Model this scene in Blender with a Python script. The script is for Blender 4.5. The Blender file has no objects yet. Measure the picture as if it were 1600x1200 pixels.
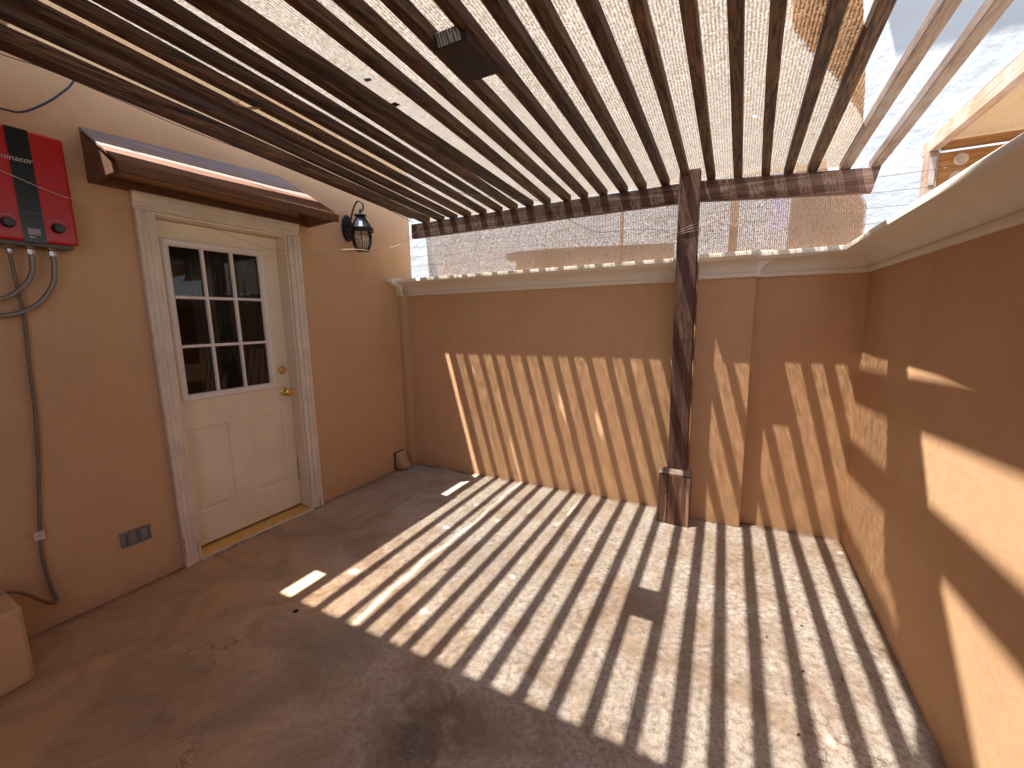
import bpy, bmesh, math, random
from mathutils import Vector, Matrix
random.seed(7)
R = math.radians
scene = bpy.context.scene
C = scene.collection

# ------------------------------------------------------------------ camera
CAM = Vector((2.846, -0.275, 1.435)); F = 658.25; YAW, PITCH, ROLL = R(-27.787), R(8.781), R(-0.999)
fwd = Vector((math.sin(YAW)*math.cos(PITCH), math.cos(YAW)*math.cos(PITCH), -math.sin(PITCH)))
rt0 = Vector((math.cos(YAW), -math.sin(YAW), 0)); up0 = rt0.cross(fwd)
rt = rt0*math.cos(ROLL) + up0*math.sin(ROLL); up = -rt0*math.sin(ROLL) + up0*math.cos(ROLL)
cd = bpy.data.cameras.new('camera'); cam = bpy.data.objects.new('camera', cd); C.objects.link(cam)
M = Matrix((rt, up, -fwd)).transposed().to_4x4(); M.translation = CAM
cam.matrix_world = M
cd.sensor_fit = 'HORIZONTAL'; cd.sensor_width = 36; cd.lens = F/1600*36
cd.clip_start = 0.02; cd.clip_end = 500
scene.camera = cam

# ------------------------------------------------------------------ sky, sun, exposure
SD = Vector((0.258, 0.228, -1.0))            # direction the sunlight travels
elev = math.atan2(1.0, math.hypot(SD.x, SD.y)); az = math.atan2(-SD.x, -SD.y)
w = bpy.data.worlds.new('World'); scene.world = w; w.use_nodes = True
nt = w.node_tree; nt.nodes.clear()
sky = nt.nodes.new('ShaderNodeTexSky'); sky.sky_type = 'NISHITA'; sky.sun_disc = False
sky.sun_elevation = elev; sky.sun_rotation = az % (2*math.pi)
bg = nt.nodes.new('ShaderNodeBackground'); bg.inputs[1].default_value = 0.125
wo = nt.nodes.new('ShaderNodeOutputWorld')
nt.links.new(sky.outputs[0], bg.inputs[0]); nt.links.new(bg.outputs[0], wo.inputs[0])
sl = bpy.data.lights.new('sun', 'SUN'); sl.energy = 5.0; sl.angle = R(0.55); sl.color = (1.0, 0.95, 0.88)
so = bpy.data.objects.new('sun', sl); C.objects.link(so)
so.rotation_euler = SD.to_track_quat('-Z', 'Y').to_euler(); so.location = (-3, -3, 9)
scene.view_settings.view_transform = 'Standard'; scene.view_settings.look = 'None'
scene.view_settings.exposure = 2.14; scene.view_settings.gamma = 1
scene.view_settings.use_curve_mapping = False
scene.cycles.max_bounces = 12; scene.cycles.diffuse_bounces = 6; scene.cycles.transparent_max_bounces = 24

# ------------------------------------------------------------------ material helpers
class NT:
    def __init__(s, name):
        s.m = bpy.data.materials.new(name); s.m.use_nodes = True; s.t = s.m.node_tree; s.t.nodes.clear()
        s.out = s.n('ShaderNodeOutputMaterial')
    def n(s, t, **k):
        o = s.t.nodes.new(t)
        for a, b in k.items(): setattr(o, a, b)
        return o
    def l(s, a, b): s.t.links.new(a, b)
    def coord(s, scale=(1,1,1), rnd=False, kind='Object'):
        tc = s.n('ShaderNodeTexCoord'); mp = s.n('ShaderNodeMapping'); mp.inputs['Scale'].default_value = scale
        s.l(tc.outputs[kind], mp.inputs['Vector'])
        if rnd:
            oi = s.n('ShaderNodeObjectInfo'); vm = s.n('ShaderNodeVectorMath', operation='SCALE')
            vm.inputs[0].default_value = (37, 91, 53); s.l(oi.outputs['Random'], vm.inputs['Scale'])
            s.l(vm.outputs[0], mp.inputs['Location'])
        return mp.outputs[0]
    def noise(s, vec, scale, detail=4, rough=.55, dist=0):
        o = s.n('ShaderNodeTexNoise'); o.inputs['Scale'].default_value = scale; o.inputs['Detail'].default_value = detail
        o.inputs['Roughness'].default_value = rough; o.inputs['Distortion'].default_value = dist
        s.l(vec, o.inputs['Vector']); return o.outputs['Fac']
    def ramp(s, fac, stops):
        o = s.n('ShaderNodeValToRGB'); e = o.color_ramp.elements
        while len(e) < len(stops): e.new(0.5)
        for i, (p, c) in enumerate(stops):
            e[i].position = p; e[i].color = (c, c, c, 1) if isinstance(c, (int, float)) else (*c, 1)
        s.l(fac, o.inputs[0]); return o.outputs[0]
    def mix(s, fac, a, b, mode='MIX'):
        o = s.n('ShaderNodeMix', data_type='RGBA', blend_type=mode)
        for sock, v in ((o.inputs[0], fac), (o.inputs[6], a), (o.inputs[7], b)):
            if isinstance(v, (int, float)): sock.default_value = v
            elif isinstance(v, tuple): sock.default_value = (*v, 1) if len(v) == 3 else v
            else: s.l(v, sock)
        return o.outputs[2]
    def math(s, op, a, b=0.0, c=None):
        o = s.n('ShaderNodeMath', operation=op)
        for i, v in enumerate((a, b) if c is None else (a, b, c)):
            if isinstance(v, (int, float)): o.inputs[i].default_value = v
            else: s.l(v, o.inputs[i])
        return o.outputs[0]
    def bump(s, h, strength, dist, prev=None):
        o = s.n('ShaderNodeBump'); o.inputs['Strength'].default_value = strength; o.inputs['Distance'].default_value = dist
        s.l(h, o.inputs['Height'])
        if prev: s.l(prev, o.inputs['Normal'])
        return o.outputs[0]
    def bsdf(s, col, rough=.8, metal=0, normal=None, spec=.5, **k):
        o = s.n('ShaderNodeBsdfPrincipled')
        for key, v in (('Base Color', col), ('Roughness', rough), ('Metallic', metal), ('Specular IOR Level', spec)):
            if isinstance(v, tuple): o.inputs[key].default_value = (*v, 1)
            elif isinstance(v, (int, float)): o.inputs[key].default_value = v
            else: s.l(v, o.inputs[key])
        for key, v in k.items(): o.inputs[key.replace('_', ' ')].default_value = v
        if normal: s.l(normal, o.inputs['Normal'])
        s.l(o.outputs[0], s.out.inputs[0]); return o

def stucco(name, c1, c2, fine=220, bs=.35, lump=True, crack=False, ld=.012):
    s = NT(name); v = s.coord()
    big = s.noise(v, 1.6, 5, .6, .4); mid = s.noise(v, 9, 5, .6)
    col = s.mix(s.ramp(big, [(.3, 0.), (.7, 1.)]), c1, c2)
    col = s.mix(s.ramp(mid, [(.45, 0.), (.8, .22)]), col, tuple(x*.72 for x in c1))
    # splash dirt low on the wall
    tc = s.n('ShaderNodeTexCoord'); sp = s.n('ShaderNodeSeparateXYZ'); s.l(tc.outputs['Object'], sp.inputs[0])
    low = s.math('MULTIPLY_ADD', mid, .5, sp.outputs[2])
    col = s.mix(s.ramp(low, [(.22, .55), (.36, 0.)]), col, tuple(x*.7 for x in (c1[0], c1[1]*1.02, c1[2]*1.1)))
    st = s.ramp(s.noise(s.coord((9, 9, .7)), 1.6, 5, .6, .3), [(.54, 0.), (.72, .18)])
    col = s.mix(st, col, tuple(x*.68 for x in c1))
    if crack:
        vo = s.n('ShaderNodeTexVoronoi', feature='DISTANCE_TO_EDGE'); vo.inputs['Scale'].default_value = 4.5
        dv = s.n('ShaderNodeVectorMath', operation='ADD'); nn = s.n('ShaderNodeTexNoise'); nn.inputs['Scale'].default_value = 14
        s.l(v, nn.inputs['Vector']); s.l(v, dv.inputs[0]); s.l(nn.outputs['Color'], dv.inputs[1]); s.l(dv.outputs[0], vo.inputs['Vector'])
        cr = s.ramp(vo.outputs['Distance'], [(0, .65), (.006, 0.)])
        msk = s.ramp(s.noise(v, 2.3, 2), [(.52, 0.), (.6, 1.)])
        col = s.mix(s.math('MULTIPLY', cr, msk), col, (.12, .06, .035))
    f = s.noise(v, fine, 4, .75); g = s.noise(v, 22, 5, .65); h = s.noise(v, 3.2, 3)
    n1 = s.bump(f, min(1, bs*1.6), .0018); n2 = s.bump(g, bs*1.0, .004, n1)
    if lump: n2 = s.bump(h, .4, ld, n2)
    s.bsdf(col, .92, normal=n2, spec=.15)
    return s.m

def wood(name, dark, light, grey=None, axis='Y', peel=None, peel_amt=(.6, .66), rough=.7):
    s = NT(name)
    sc = {'X': (1.2, 30, 30), 'Y': (30, 1.2, 30), 'Z': (30, 30, 1.2)}[axis]
    v = s.coord(sc, True); v2 = s.coord((1, 1, 1), True)
    g = s.noise(v, 1.9, 6, .68, 1.6); g2 = s.noise(v, 4.0, 3, .6, .6)
    k = s.noise(v2, 5, 3)
    col = s.mix(s.ramp(g, [(.40, 0.), (.60, 1.)]), dark, light)
    col = s.mix(s.ramp(g2, [(.5, 0.), (.75, .55)]), col, tuple(x*.45 for x in dark))
    if grey: col = s.mix(s.ramp(k, [(.35, 0.), (.7, 1.)]), col, grey)
    if peel:
        pv = s.coord(tuple(x*.35 for x in sc), True)
        pk = s.ramp(s.noise(pv, 2.0, 5, .7, .8), [(peel_amt[0], 0.), (peel_amt[1], 1.)])
        col = s.mix(pk, col, peel)
    oi = s.n('ShaderNodeObjectInfo'); br = s.n('ShaderNodeHueSaturation')
    s.l(s.math('MULTIPLY_ADD', oi.outputs['Random'], .5, .78), br.inputs['Value']); s.l(col, br.inputs['Color'])
    nb = s.bump(g, .5, .0025); nb = s.bump(g2, .35, .001, nb)
    s.bsdf(br.outputs[0], rough, normal=nb, spec=.3)
    return s.m

def plain(name, c, rough=.5, metal=0, scale=40, var=.12, bs=.1, **k):
    s = NT(name); v = s.coord((1,1,1), True)
    col = s.mix(s.ramp(s.noise(v, scale, 4), [(.35, 0.), (.7, 1.)]), c, tuple(max(0, x*(1-var*2)) for x in c))
    s.bsdf(col, rough, metal, s.bump(s.noise(v, scale*3, 3), bs, .001), **k)
    return s.m

def flaky(name, c, under, axis='Z'):
    s = NT(name)
    sc = {'X': (1.2, 22, 22), 'Y': (22, 1.2, 22), 'Z': (22, 22, 1.2)}[axis]
    v = s.coord(sc); v2 = s.coord()
    col = s.mix(s.ramp(s.noise(v2, 6, 4), [(.3, 0.), (.7, 1.)]), c, tuple(x*.8 for x in c))
    cr = s.ramp(s.noise(v, 2.2, 6, .75, .5), [(.55, 0.), (.62, 1.)])
    tc = s.n('ShaderNodeTexCoord'); sp = s.n('ShaderNodeSeparateXYZ'); s.l(tc.outputs['Object'], sp.inputs[0])
    low = s.ramp(s.math('MULTIPLY_ADD', s.noise(v2, 9, 3), .8, sp.outputs[2]), [(.35, 1.), (1.3, .25)])
    col = s.mix(s.math('MULTIPLY', cr, low), col, under)
    s.bsdf(col, .6, normal=s.bump(s.noise(v, 2.2, 6, .75, .5), .5, .002), spec=.35)
    return s.m

# wall paint, floor, wood, cloth
WALL1, WALL2 = (.59, .362, .202), (.54, .325, .178)
m_wall = stucco('tan_stucco', WALL1, WALL2, crack=False)
m_pil = stucco('tan_stucco_cracked', WALL1, WALL2, crack=True)
m_coping = stucco('cream_coping_paint', (.80, .735, .63), (.74, .675, .575), fine=120, bs=.12, lump=False)
m_white_wall = stucco('white_stucco', (.355, .37, .375), (.315, .33, .34), fine=60, bs=.9, ld=.06)

def floor_mat():
    s = NT('stained_concrete'); v = s.coord()
    big = s.noise(v, .9, 6, .6, .8); mid = s.noise(v, 5, 6, .7, .6); fin = s.noise(v, 48, 5, .8); gr = s.noise(v, 260, 2, .6)
    tc = s.n('ShaderNodeTexCoord'); sp = s.n('ShaderNodeSeparateXYZ'); s.l(tc.outputs['Object'], sp.inputs[0])
    base = s.mix(s.ramp(big, [(.35, 0.), (.65, 1.)]), (.48, .445, .40), (.38, .335, .28))
    base = s.mix(s.ramp(mid, [(.42, 0.), (.72, .6)]), base, (.48, .455, .42))
    # reddish stain towards the camera / left, with the brown of the shade painted in
    d = s.math('ADD', sp.outputs[0], s.math('MULTIPLY', sp.outputs[1], 1.15))
    d = s.math('ADD', d, s.math('MULTIPLY', big, 1.6))
    red = s.ramp(s.math('DIVIDE', d, 6.0), [(.36, .95), (.68, 0.)])
    base = s.mix(red, base, (.58, .32, .15))
    # dark damp stain
    def blob(cx, cy, r0, r1, amt):
        px = s.math('SUBTRACT', sp.outputs[0], cx); py = s.math('SUBTRACT', sp.outputs[1], cy)
        dd = s.math('SQRT', s.math('ADD', s.math('MULTIPLY', px, px), s.math('MULTIPLY', py, py)))
        dd = s.math('ADD', dd, s.math('MULTIPLY', s.math('SUBTRACT', mid, .5), .7))
        return s.ramp(dd, [(r0, amt), (r1, 0.)])
    base = s.mix(blob(1.95, .70, .10, .24, .9), base, (.095, .062, .042))
    base = s.mix(blob(1.35, .85, .05, .28, .5), base, (.15, .12, .08))
    base = s.mix(blob(2.05, .45, .02, .18, .7), base, (.40, .28, .15))
    base = s.mix(blob(1.55, 1.75, .05, .30, .45), base, (.20, .14, .12))
    base = s.mix(blob(2.45, 1.7, .05, .22, .35), base, (.22, .15, .13))
    base = s.mix(blob(.55, 1.55, .1, .35, .4), base, (.20, .14, .09))
    base = s.mix(blob(1.0, .35, .1, .4, .4), base, (.26, .19, .13))
    # speckle and pitting
    base = s.mix(s.math('MULTIPLY', s.ramp(fin, [(.47, 0.), (.60, .8)]), s.math('SUBTRACT', 1.0, s.math('MULTIPLY', red, .85))), base, (.22, .175, .135))
    base = s.mix(s.ramp(gr, [(.40, .45), (.52, 0.)]), base, (.17, .13, .10))
    # dirt along the foot of the walls, hairline cracks
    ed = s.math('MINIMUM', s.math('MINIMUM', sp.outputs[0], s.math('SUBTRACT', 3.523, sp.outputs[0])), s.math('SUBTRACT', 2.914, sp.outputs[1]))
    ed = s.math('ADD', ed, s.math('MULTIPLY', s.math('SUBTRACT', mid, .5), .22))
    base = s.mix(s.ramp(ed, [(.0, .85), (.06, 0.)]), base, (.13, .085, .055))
    vo = s.n('ShaderNodeTexVoronoi', feature='DISTANCE_TO_EDGE'); vo.inputs['Scale'].default_value = .9
    nn = s.n('ShaderNodeTexNoise'); nn.inputs['Scale'].default_value = 4; nn.inputs['Detail'].default_value = 6; s.l(v, nn.inputs['Vector'])
    dv = s.n('ShaderNodeVectorMath', operation='MULTIPLY_ADD'); s.l(nn.outputs['Color'], dv.inputs[0]); dv.inputs[1].default_value = (.5, .5, .5); s.l(v, dv.inputs[2])
    s.l(dv.outputs[0], vo.inputs['Vector'])
    ck = s.math('MULTIPLY', s.ramp(vo.outputs['Distance'], [(0, .7), (.004, 0.)]), s.ramp(s.noise(v, 1.3, 2), [(.5, 0.), (.56, 1.)]))
    base = s.mix(ck, base, (.09, .06, .045))
    # broad worn mottling
    wm = s.ramp(s.noise(v, 2.4, 8, .68, 1.2), [(.36, .65), (.56, 0.)])
    base = s.mix(wm, base, (.24, .155, .095))
    # pale trowel scratches
    sv = s.n('ShaderNodeMapping'); sv.inputs['Rotation'].default_value = (0, 0, .7); sv.inputs['Scale'].default_value = (6, 70, 1)
    s.l(tc.outputs['Object'], sv.inputs[0])
    sc1 = s.ramp(s.noise(sv.outputs[0], 1.3, 3, .6, 1.5), [(.66, 0.), (.70, .5)])
    sv2 = s.n('ShaderNodeMapping'); sv2.inputs['Rotation'].default_value = (0, 0, -.5); sv2.inputs['Scale'].default_value = (8, 80, 1)
    s.l(tc.outputs['Object'], sv2.inputs[0])
    sc2 = s.ramp(s.noise(sv2.outputs[0], 1.1, 3, .6, 2.0), [(.67, 0.), (.71, .5)])
    pm = s.ramp(s.noise(v, 1.7, 2), [(.5, 0.), (.62, 1.)])
    base = s.mix(s.math('MULTIPLY', s.math('MAXIMUM', sc1, sc2), pm), base, (.52, .48, .43))
    n = s.bump(mid, .5, .004); n = s.bump(fin, .5, .0015, n); n = s.bump(gr, .3, .0006, n)
    rg = s.ramp(mid, [(.3, .62), (.7, .9)])
    s.bsdf(base, rg, normal=n, spec=.35)
    return s.m
m_floor = floor_mat()
m_ground = plain('dry_earth', (.33, .27, .20), .95, scale=3, var=.2, bs=.5)

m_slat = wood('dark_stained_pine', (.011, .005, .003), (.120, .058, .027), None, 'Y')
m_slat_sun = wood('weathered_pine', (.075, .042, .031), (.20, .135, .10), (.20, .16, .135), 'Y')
m_beam = wood('dark_stained_beam', (.06, .028, .020), (.12, .062, .045), None, 'X', (.22, .155, .13), (.46, .68))
m_post = wood('dark_stained_post', (.06, .028, .020), (.12, .062, .045), None, 'Z', (.15, .095, .075), (.48, .70))
m_postbase = wood('worn_stained_plank', (.10, .045, .03), (.18, .09, .065), None, 'Z', (.38, .27, .20), (.55, .62))
m_worn_top = plain('worn_pale_plank_end', (.30, .22, .18), .8, var=.25)
m_oldwood = wood('old_orange_timber', (.26, .12, .04), (.42, .22, .085), None, 'X')
m_oldwoodY = wood('old_pale_timber', (.28, .15, .07), (.42, .29, .21), (.38, .30, .26), 'Y')
m_canopy = wood('brown_painted_boards', (.105, .048, .028), (.165, .078, .045), None, 'Y')
m_canopy_top = wood('dusty_weathered_boards', (.15, .112, .100), (.24, .18, .16), None, 'Y')
m_brownpost = plain('brown_timber_post', (.30, .19, .12), .8)

def cloth_mat(name, tint, trans_lo, trans_hi, period=.0062, tmul=1.0, kp=(.50, .80), ks=260):
    s = NT(name); v = s.coord()
    wv = s.n('ShaderNodeTexWave', wave_type='BANDS', bands_direction='X'); wv.inputs['Scale'].default_value = 1/period/3.1416*.5*1.0
    wv.inputs['Distortion'].default_value = 1.2; wv.inputs['Detail'].default_value = 1; wv.inputs['Detail Scale'].default_value = .6
    s.l(v, wv.inputs['Vector'])
    knit = s.noise(s.coord((1, .6, 1)), ks, 2, .6)
    k = s.math('ADD', s.math('MULTIPLY', wv.outputs['Fac'], .25), s.math('MULTIPLY', knit, 1.1))
    tr = s.ramp(k, [(kp[0], trans_lo), (kp[1], trans_hi)])
    soft = s.noise(s.coord((2.2, .5, 1)), 1.6, 5, .6, .6)
    col = s.mix(s.ramp(soft, [(.3, 0.), (.7, 1.)]), tint, tuple(x*y for x, y in zip(tint, (.92, .84, .74))))
    col = s.mix(s.ramp(k, [(kp[0]-.03, .8), (kp[1]-.02, 0.)]), col, tuple(x*.40 for x in tint))
    T = s.n('ShaderNodeBsdfTransparent'); T.inputs[0].default_value = (1, .955, .90, 1)
    tl = s.n('ShaderNodeBsdfTranslucent'); df = s.n('ShaderNodeBsdfDiffuse')
    colT = s.mix(1.0, col, (tmul, tmul, tmul), 'MULTIPLY')
    s.l(colT, tl.inputs[0]); s.l(col, df.inputs[0])
    m1 = s.n('ShaderNodeMixShader'); m1.inputs[0].default_value = .5; s.l(df.outputs[0], m1.inputs[1]); s.l(tl.outputs[0], m1.inputs[2])
    m2 = s.n('ShaderNodeMixShader'); s.l(tr, m2.inputs[0]); s.l(m1.outputs[0], m2.inputs[1]); s.l(T.outputs[0], m2.inputs[2])
    s.l(m2.outputs[0], s.out.inputs[0])
    return s.m
m_cloth = cloth_mat('shade_cloth', (.80, .63, .44), .03, .60, tmul=.27, kp=(.56, .80), ks=135)
m_flap = cloth_mat('shade_cloth_double', (.60, .36, .21), .01, .08, tmul=.42)
m_net = cloth_mat('hanging_shade_net', (.46, .33, .26), .0, .68, tmul=.42, kp=(.56, .80), ks=110)
m_net_brown = cloth_mat('hanging_shade_net_double', (.50, .30, .18), .0, .22, tmul=.6, kp=(.5, .85), ks=110)
m_cloth2 = cloth_mat('neighbour_shade_cloth', (.70, .46, .25), .02, .10, tmul=.22)

m_door = plain('cream_door_paint', (.80, .67, .50), .42, scale=5, var=.05, bs=.06)
m_trim = flaky('flaking_cream_paint', (.76, .64, .52), (.18, .13, .11))
m_trimY = flaky('flaking_cream_paint_head', (.76, .64, .52), (.18, .13, .11), 'Y')
m_lite = plain('off_white_plastic', (.80, .72, .66), .4, var=.04)
m_brass = plain('polished_brass', (.75, .50, .14), .16, 1.0, var=.1, bs=.03)
m_gold = plain('brass_sill', (.85, .58, .20), .35, .8, var=.1)
m_black = plain('black_metal', (.012, .014, .02), .35, .3, var=.2)
m_blackp = plain('black_gloss', (.006, .008, .009), .25, 0, var=.1)
m_red = plain('red_enamel', (.42, .005, .010), .28, 0, scale=3, var=.08, bs=.02)
m_grey = plain('grey_plastic', (.20, .18, .17), .55)
m_grey2 = plain('dark_grey_plastic', (.10, .09, .085), .5)
m_hose = plain('braided_steel_hose', (.32, .27, .23), .45, .5, scale=300, var=.3, bs=.5)
m_pipe = plain('grey_brown_tube', (.20, .135, .095), .6)
m_chrome = plain('dull_chrome', (.55, .50, .47), .3, .9)
m_lcd = plain('grey_screen', (.30, .26, .24), .4)
m_lett = plain('silver_lettering', (.60, .48, .42), .4)
m_cable = plain('black_cable', (.02, .017, .03), .45)
m_twine = plain('pale_wire', (.52, .42, .34), .6)
m_wire = plain('rusty_wire', (.10, .08, .075), .7)
m_tag = plain('paper_tag', (.62, .50, .42), .8)
m_dark = plain('dark_room', (.03, .026, .022), .9)
m_curtain = plain('dark_curtain', (.05, .043, .04), .9)
m_roof = plain('flat_roof_render', (.42, .36, .30), .9, scale=2)
m_washer = plain('galvanised_washer', (.55, .47, .40), .5, .4)
m_plate = plain('galvanised_plate', (.50, .50, .50), .4, .6)
m_hole = plain('dark_hole', (.01, .008, .007), .9)
m_chip = plain('pale_paint_chip', (.75, .70, .65), .8)
m_leafd = plain('dry_leaf', (.05, .035, .03), .8)
m_rope = plain('frayed_pale_rope', (.60, .40, .33), .9, scale=200, var=.3)
m_hole_sky = plain('hole_sky_blue', (.05, .30, .80), .6)
m_blue = plain('pale_blue_strip', (.45, .47, .75), .7)

def glass_mat():
    s = NT('door_glass'); g = s.n('ShaderNodeBsdfGlossy'); g.inputs['Roughness'].default_value = .01
    t = s.n('ShaderNodeBsdfTransparent'); t.inputs[0].default_value = (.8, .82, .8, 1)
    v = s.coord(); nb = s.bump(s.noise(v, 5, 2), .03, .01); s.l(nb, g.inputs['Normal'])
    fr = s.n('ShaderNodeFresnel'); fr.inputs[0].default_value = 1.5
    mx = s.n('ShaderNodeMixShader'); s.l(s.math('MULTIPLY_ADD', fr.outputs[0], 1.2, .01), mx.inputs[0]); s.l(t.outputs[0], mx.inputs[1]); s.l(g.outputs[0], mx.inputs[2])
    s.l(mx.outputs[0], s.out.inputs[0]); return s.m
m_glass = glass_mat()

# ------------------------------------------------------------------ mesh helpers (world coordinates in)
class MB:
    def __init__(s): s.v = []; s.f = []
    def add(s, vs, fs):
        n = len(s.v); s.v += [tuple(p) for p in vs]; s.f += [tuple(i+n for i in f) for f in fs]; return s
    def box(s, x0, x1, y0, y1, z0, z1):
        return s.add([(x0,y0,z0),(x1,y0,z0),(x1,y1,z0),(x0,y1,z0),(x0,y0,z1),(x1,y0,z1),(x1,y1,z1),(x0,y1,z1)],
                     [(0,3,2,1),(4,5,6,7),(0,1,5,4),(1,2,6,5),(2,3,7,6),(3,0,4,7)])
    def hexa(s, p8):   # 4 bottom, 4 top
        return s.add(p8, [(0,3,2,1),(4,5,6,7),(0,1,5,4),(1,2,6,5),(2,3,7,6),(3,0,4,7)])
    def prism(s, poly, axis, a, b):
        n = len(poly)
        def P(u, v, t): return {'X': (t,u,v), 'Y': (u,t,v), 'Z': (u,v,t)}[axis]
        vs = [P(u, v, a) for u, v in poly] + [P(u, v, b) for u, v in poly]
        return s.add(vs, [tuple(range(n))[::-1], tuple(range(n, 2*n))] + [(i, (i+1)%n, (i+1)%n+n, i+n) for i in range(n)])
    def tube(s, pts, r, n=8, closed=False):
        pts = [Vector(p) for p in pts]; rings = []
        prev = Vector((0.13, .27, .95))
        for i, p in enumerate(pts):
            t = (pts[min(i+1, len(pts)-1)] - pts[max(i-1, 0)]).normalized()
            a = (prev - t*prev.dot(t)); a = a.normalized() if a.length > 1e-5 else t.orthogonal().normalized(); prev = a
            b = t.cross(a); rr = r[i] if isinstance(r, (list, tuple)) else r
            rings.append([p + a*math.cos(2*math.pi*k/n)*rr + b*math.sin(2*math.pi*k/n)*rr for k in range(n)])
        vs = [q for rg in rings for q in rg]; fs = []
        for i in range(len(rings)-1):
            for k in range(n): fs.append((i*n+k, i*n+(k+1)%n, (i+1)*n+(k+1)%n, (i+1)*n+k))
        fs += [tuple(range(n))[::-1], tuple(range((len(rings)-1)*n, len(rings)*n))]
        return s.add(vs, fs)
    def lathe(s, prof, c, n=20, axis='Z'):   # prof: (r, h)
        vs = []
        for r, h in prof:
            for k in range(n):
                a = 2*math.pi*k/n; u, v = r*math.cos(a), r*math.sin(a)
                q = {'Z': (u, v, h), 'X': (h, u, v), 'Y': (u, h, v)}[axis]
                vs.append((c[0]+q[0], c[1]+q[1], c[2]+q[2]))
        fs = []
        for i in range(len(prof)-1):
            for k in range(n): fs.append((i*n+k, i*n+(k+1)%n, (i+1)*n+(k+1)%n, (i+1)*n+k))
        fs += [tuple(range(n))[::-1], tuple(range((len(prof)-1)*n, len(prof)*n))]
        return s.add(vs, fs)
    def build(s, name, mat, parent=None, smooth=False, bevel=0, seg=2, label=None, kind=None):
        org = Vector((0,0,0)); p = parent
        while p: org += p.location; p = p.parent
        me = bpy.data.meshes.new(name); me.from_pydata([Vector(q)-org for q in s.v], [], s.f); me.update()
        bm = bmesh.new(); bm.from_mesh(me); bmesh.ops.recalc_face_normals(bm, faces=bm.faces); bm.to_mesh(me); bm.free()
        me.materials.append(mat)
        if smooth:
            for q in me.polygons: q.use_smooth = True
            try: me.set_sharp_from_angle(angle=R(40))
            except Exception: pass
        o = bpy.data.objects.new(name, me); C.objects.link(o)
        if parent: o.parent = parent
        if bevel:
            b = o.modifiers.new('bevel', 'BEVEL'); b.width = bevel; b.segments = seg; b.limit_method = 'ANGLE'; b.angle_limit = R(35)
        if label: o['label'] = label
        if kind: o['kind'] = kind
        return o

def tag(o, label, cat, group=None, kind=None):
    o['label'] = label; o['category'] = cat
    if group: o['group'] = group
    if kind: o['kind'] = kind
    return o
def thing(name, label, cat, loc, group=None):
    o = bpy.data.objects.new(name, None); C.objects.link(o); o.location = loc; o.empty_display_size = .1
    return tag(o, label, cat, group)
def smooth_path(pts, n=8):
    pts = [Vector(p) for p in pts]; out = []
    P = [pts[0]*2-pts[1]] + pts + [pts[-1]*2-pts[-2]]
    for i in range(1, len(P)-2):
        for k in range(n):
            t = k/n; a, b, c, d = P[i-1], P[i], P[i+1], P[i+2]
            out.append(.5*((2*b)+(-a+c)*t+(2*a-5*b+4*c-d)*t*t+(-a+3*b-3*c+d)*t**3))
    out.append(pts[-1]); return out
def text_mesh(name, body, size, mat, parent, mtx, ext=.0008, shear=0):
    cu = bpy.data.curves.new(name, 'FONT'); cu.body = body; cu.size = size; cu.extrude = ext; cu.align_x = 'CENTER'; cu.align_y = 'CENTER'; cu.shear = shear
    cu.resolution_u = 3
    tmp = bpy.data.objects.new(name+'_c', cu); C.objects.link(tmp)
    bpy.context.view_layer.update()
    me = bpy.data.meshes.new_from_object(tmp.evaluated_get(bpy.context.evaluated_depsgraph_get()))
    bpy.data.objects.remove(tmp); me.materials.clear(); me.materials.append(mat); me.name = name
    o = bpy.data.objects.new(name, me); C.objects.link(o); o.parent = parent; o.matrix_local = mtx
    return o

W, D, H = 3.523, 2.914, 1.667
YB = -1.9; HH = 2.93

# ================================================================== SETTING
g = MB().add([(-60,-60,-.06),(60,-60,-.06),(60,60,-.06),(-60,60,-.06)], [(0,1,2,3)]).build('ground', m_ground); g['kind'] = 'structure'
g['label'] = 'dry earth ground beyond the patio walls'
fl = MB().box(0, W+.2, -7, D+.2, -.055, 0)
fo = fl.build('patio_floor', m_floor); fo['kind'] = 'structure'; fo['label'] = 'stained concrete patio floor with dark blotches'

# ---------------------------------------------------------------- house
house = thing('house', 'tan stucco house with the cream door, tall wall along the left of the patio', 'house', (0, 1.3, 0))
y0, y1, zt = .955, 1.738, 2.045
hw = MB().box(-.25, 0, YB, y0, -.05, HH).box(-.25, 0, y1, 3.045, -.05, HH).box(-.25, 0, y0, y1, zt, HH)
hw.build('wall', m_wall, house)
MB().box(-3.2, -.25, 2.80, 3.045, -.05, HH).box(-3.2, -3.0, YB, 2.80, -.05, HH).build('wall', m_wall, house)
MB().box(-3.0, -.252, YB, 2.798, 2.55, 2.7).build('roof', m_roof, house)
MB().box(-3.0, -.25, YB, 2.8, -.05, 0).build('room_floor', m_dark, house)
MB().box(-2.0, -1.97, -.5, 2.798, 0, 2.548).box(-2.0, -.252, -.52, -.5, 0, 2.548).box(-1.97, -.252, 2.77, 2.797, 0, 2.548).build('room_partition', m_dark, house)
# unseen wall added behind the camera to dim the right wall; inferred roof overhang
MB().box(-3.2, 2.35, YB-.25, YB-.002, -.05, 3.199).build('added_rear_wall', m_wall, house)
MB().box(W-.05, W+.1, YB-.36, YB-.24, -.05, 3.199).build('roof_post', m_wall, house)
MB().box(-3.2, W+.35, YB-.4, .205, 3.2, 3.38).build('roof_overhang', m_roof, house)
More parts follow.
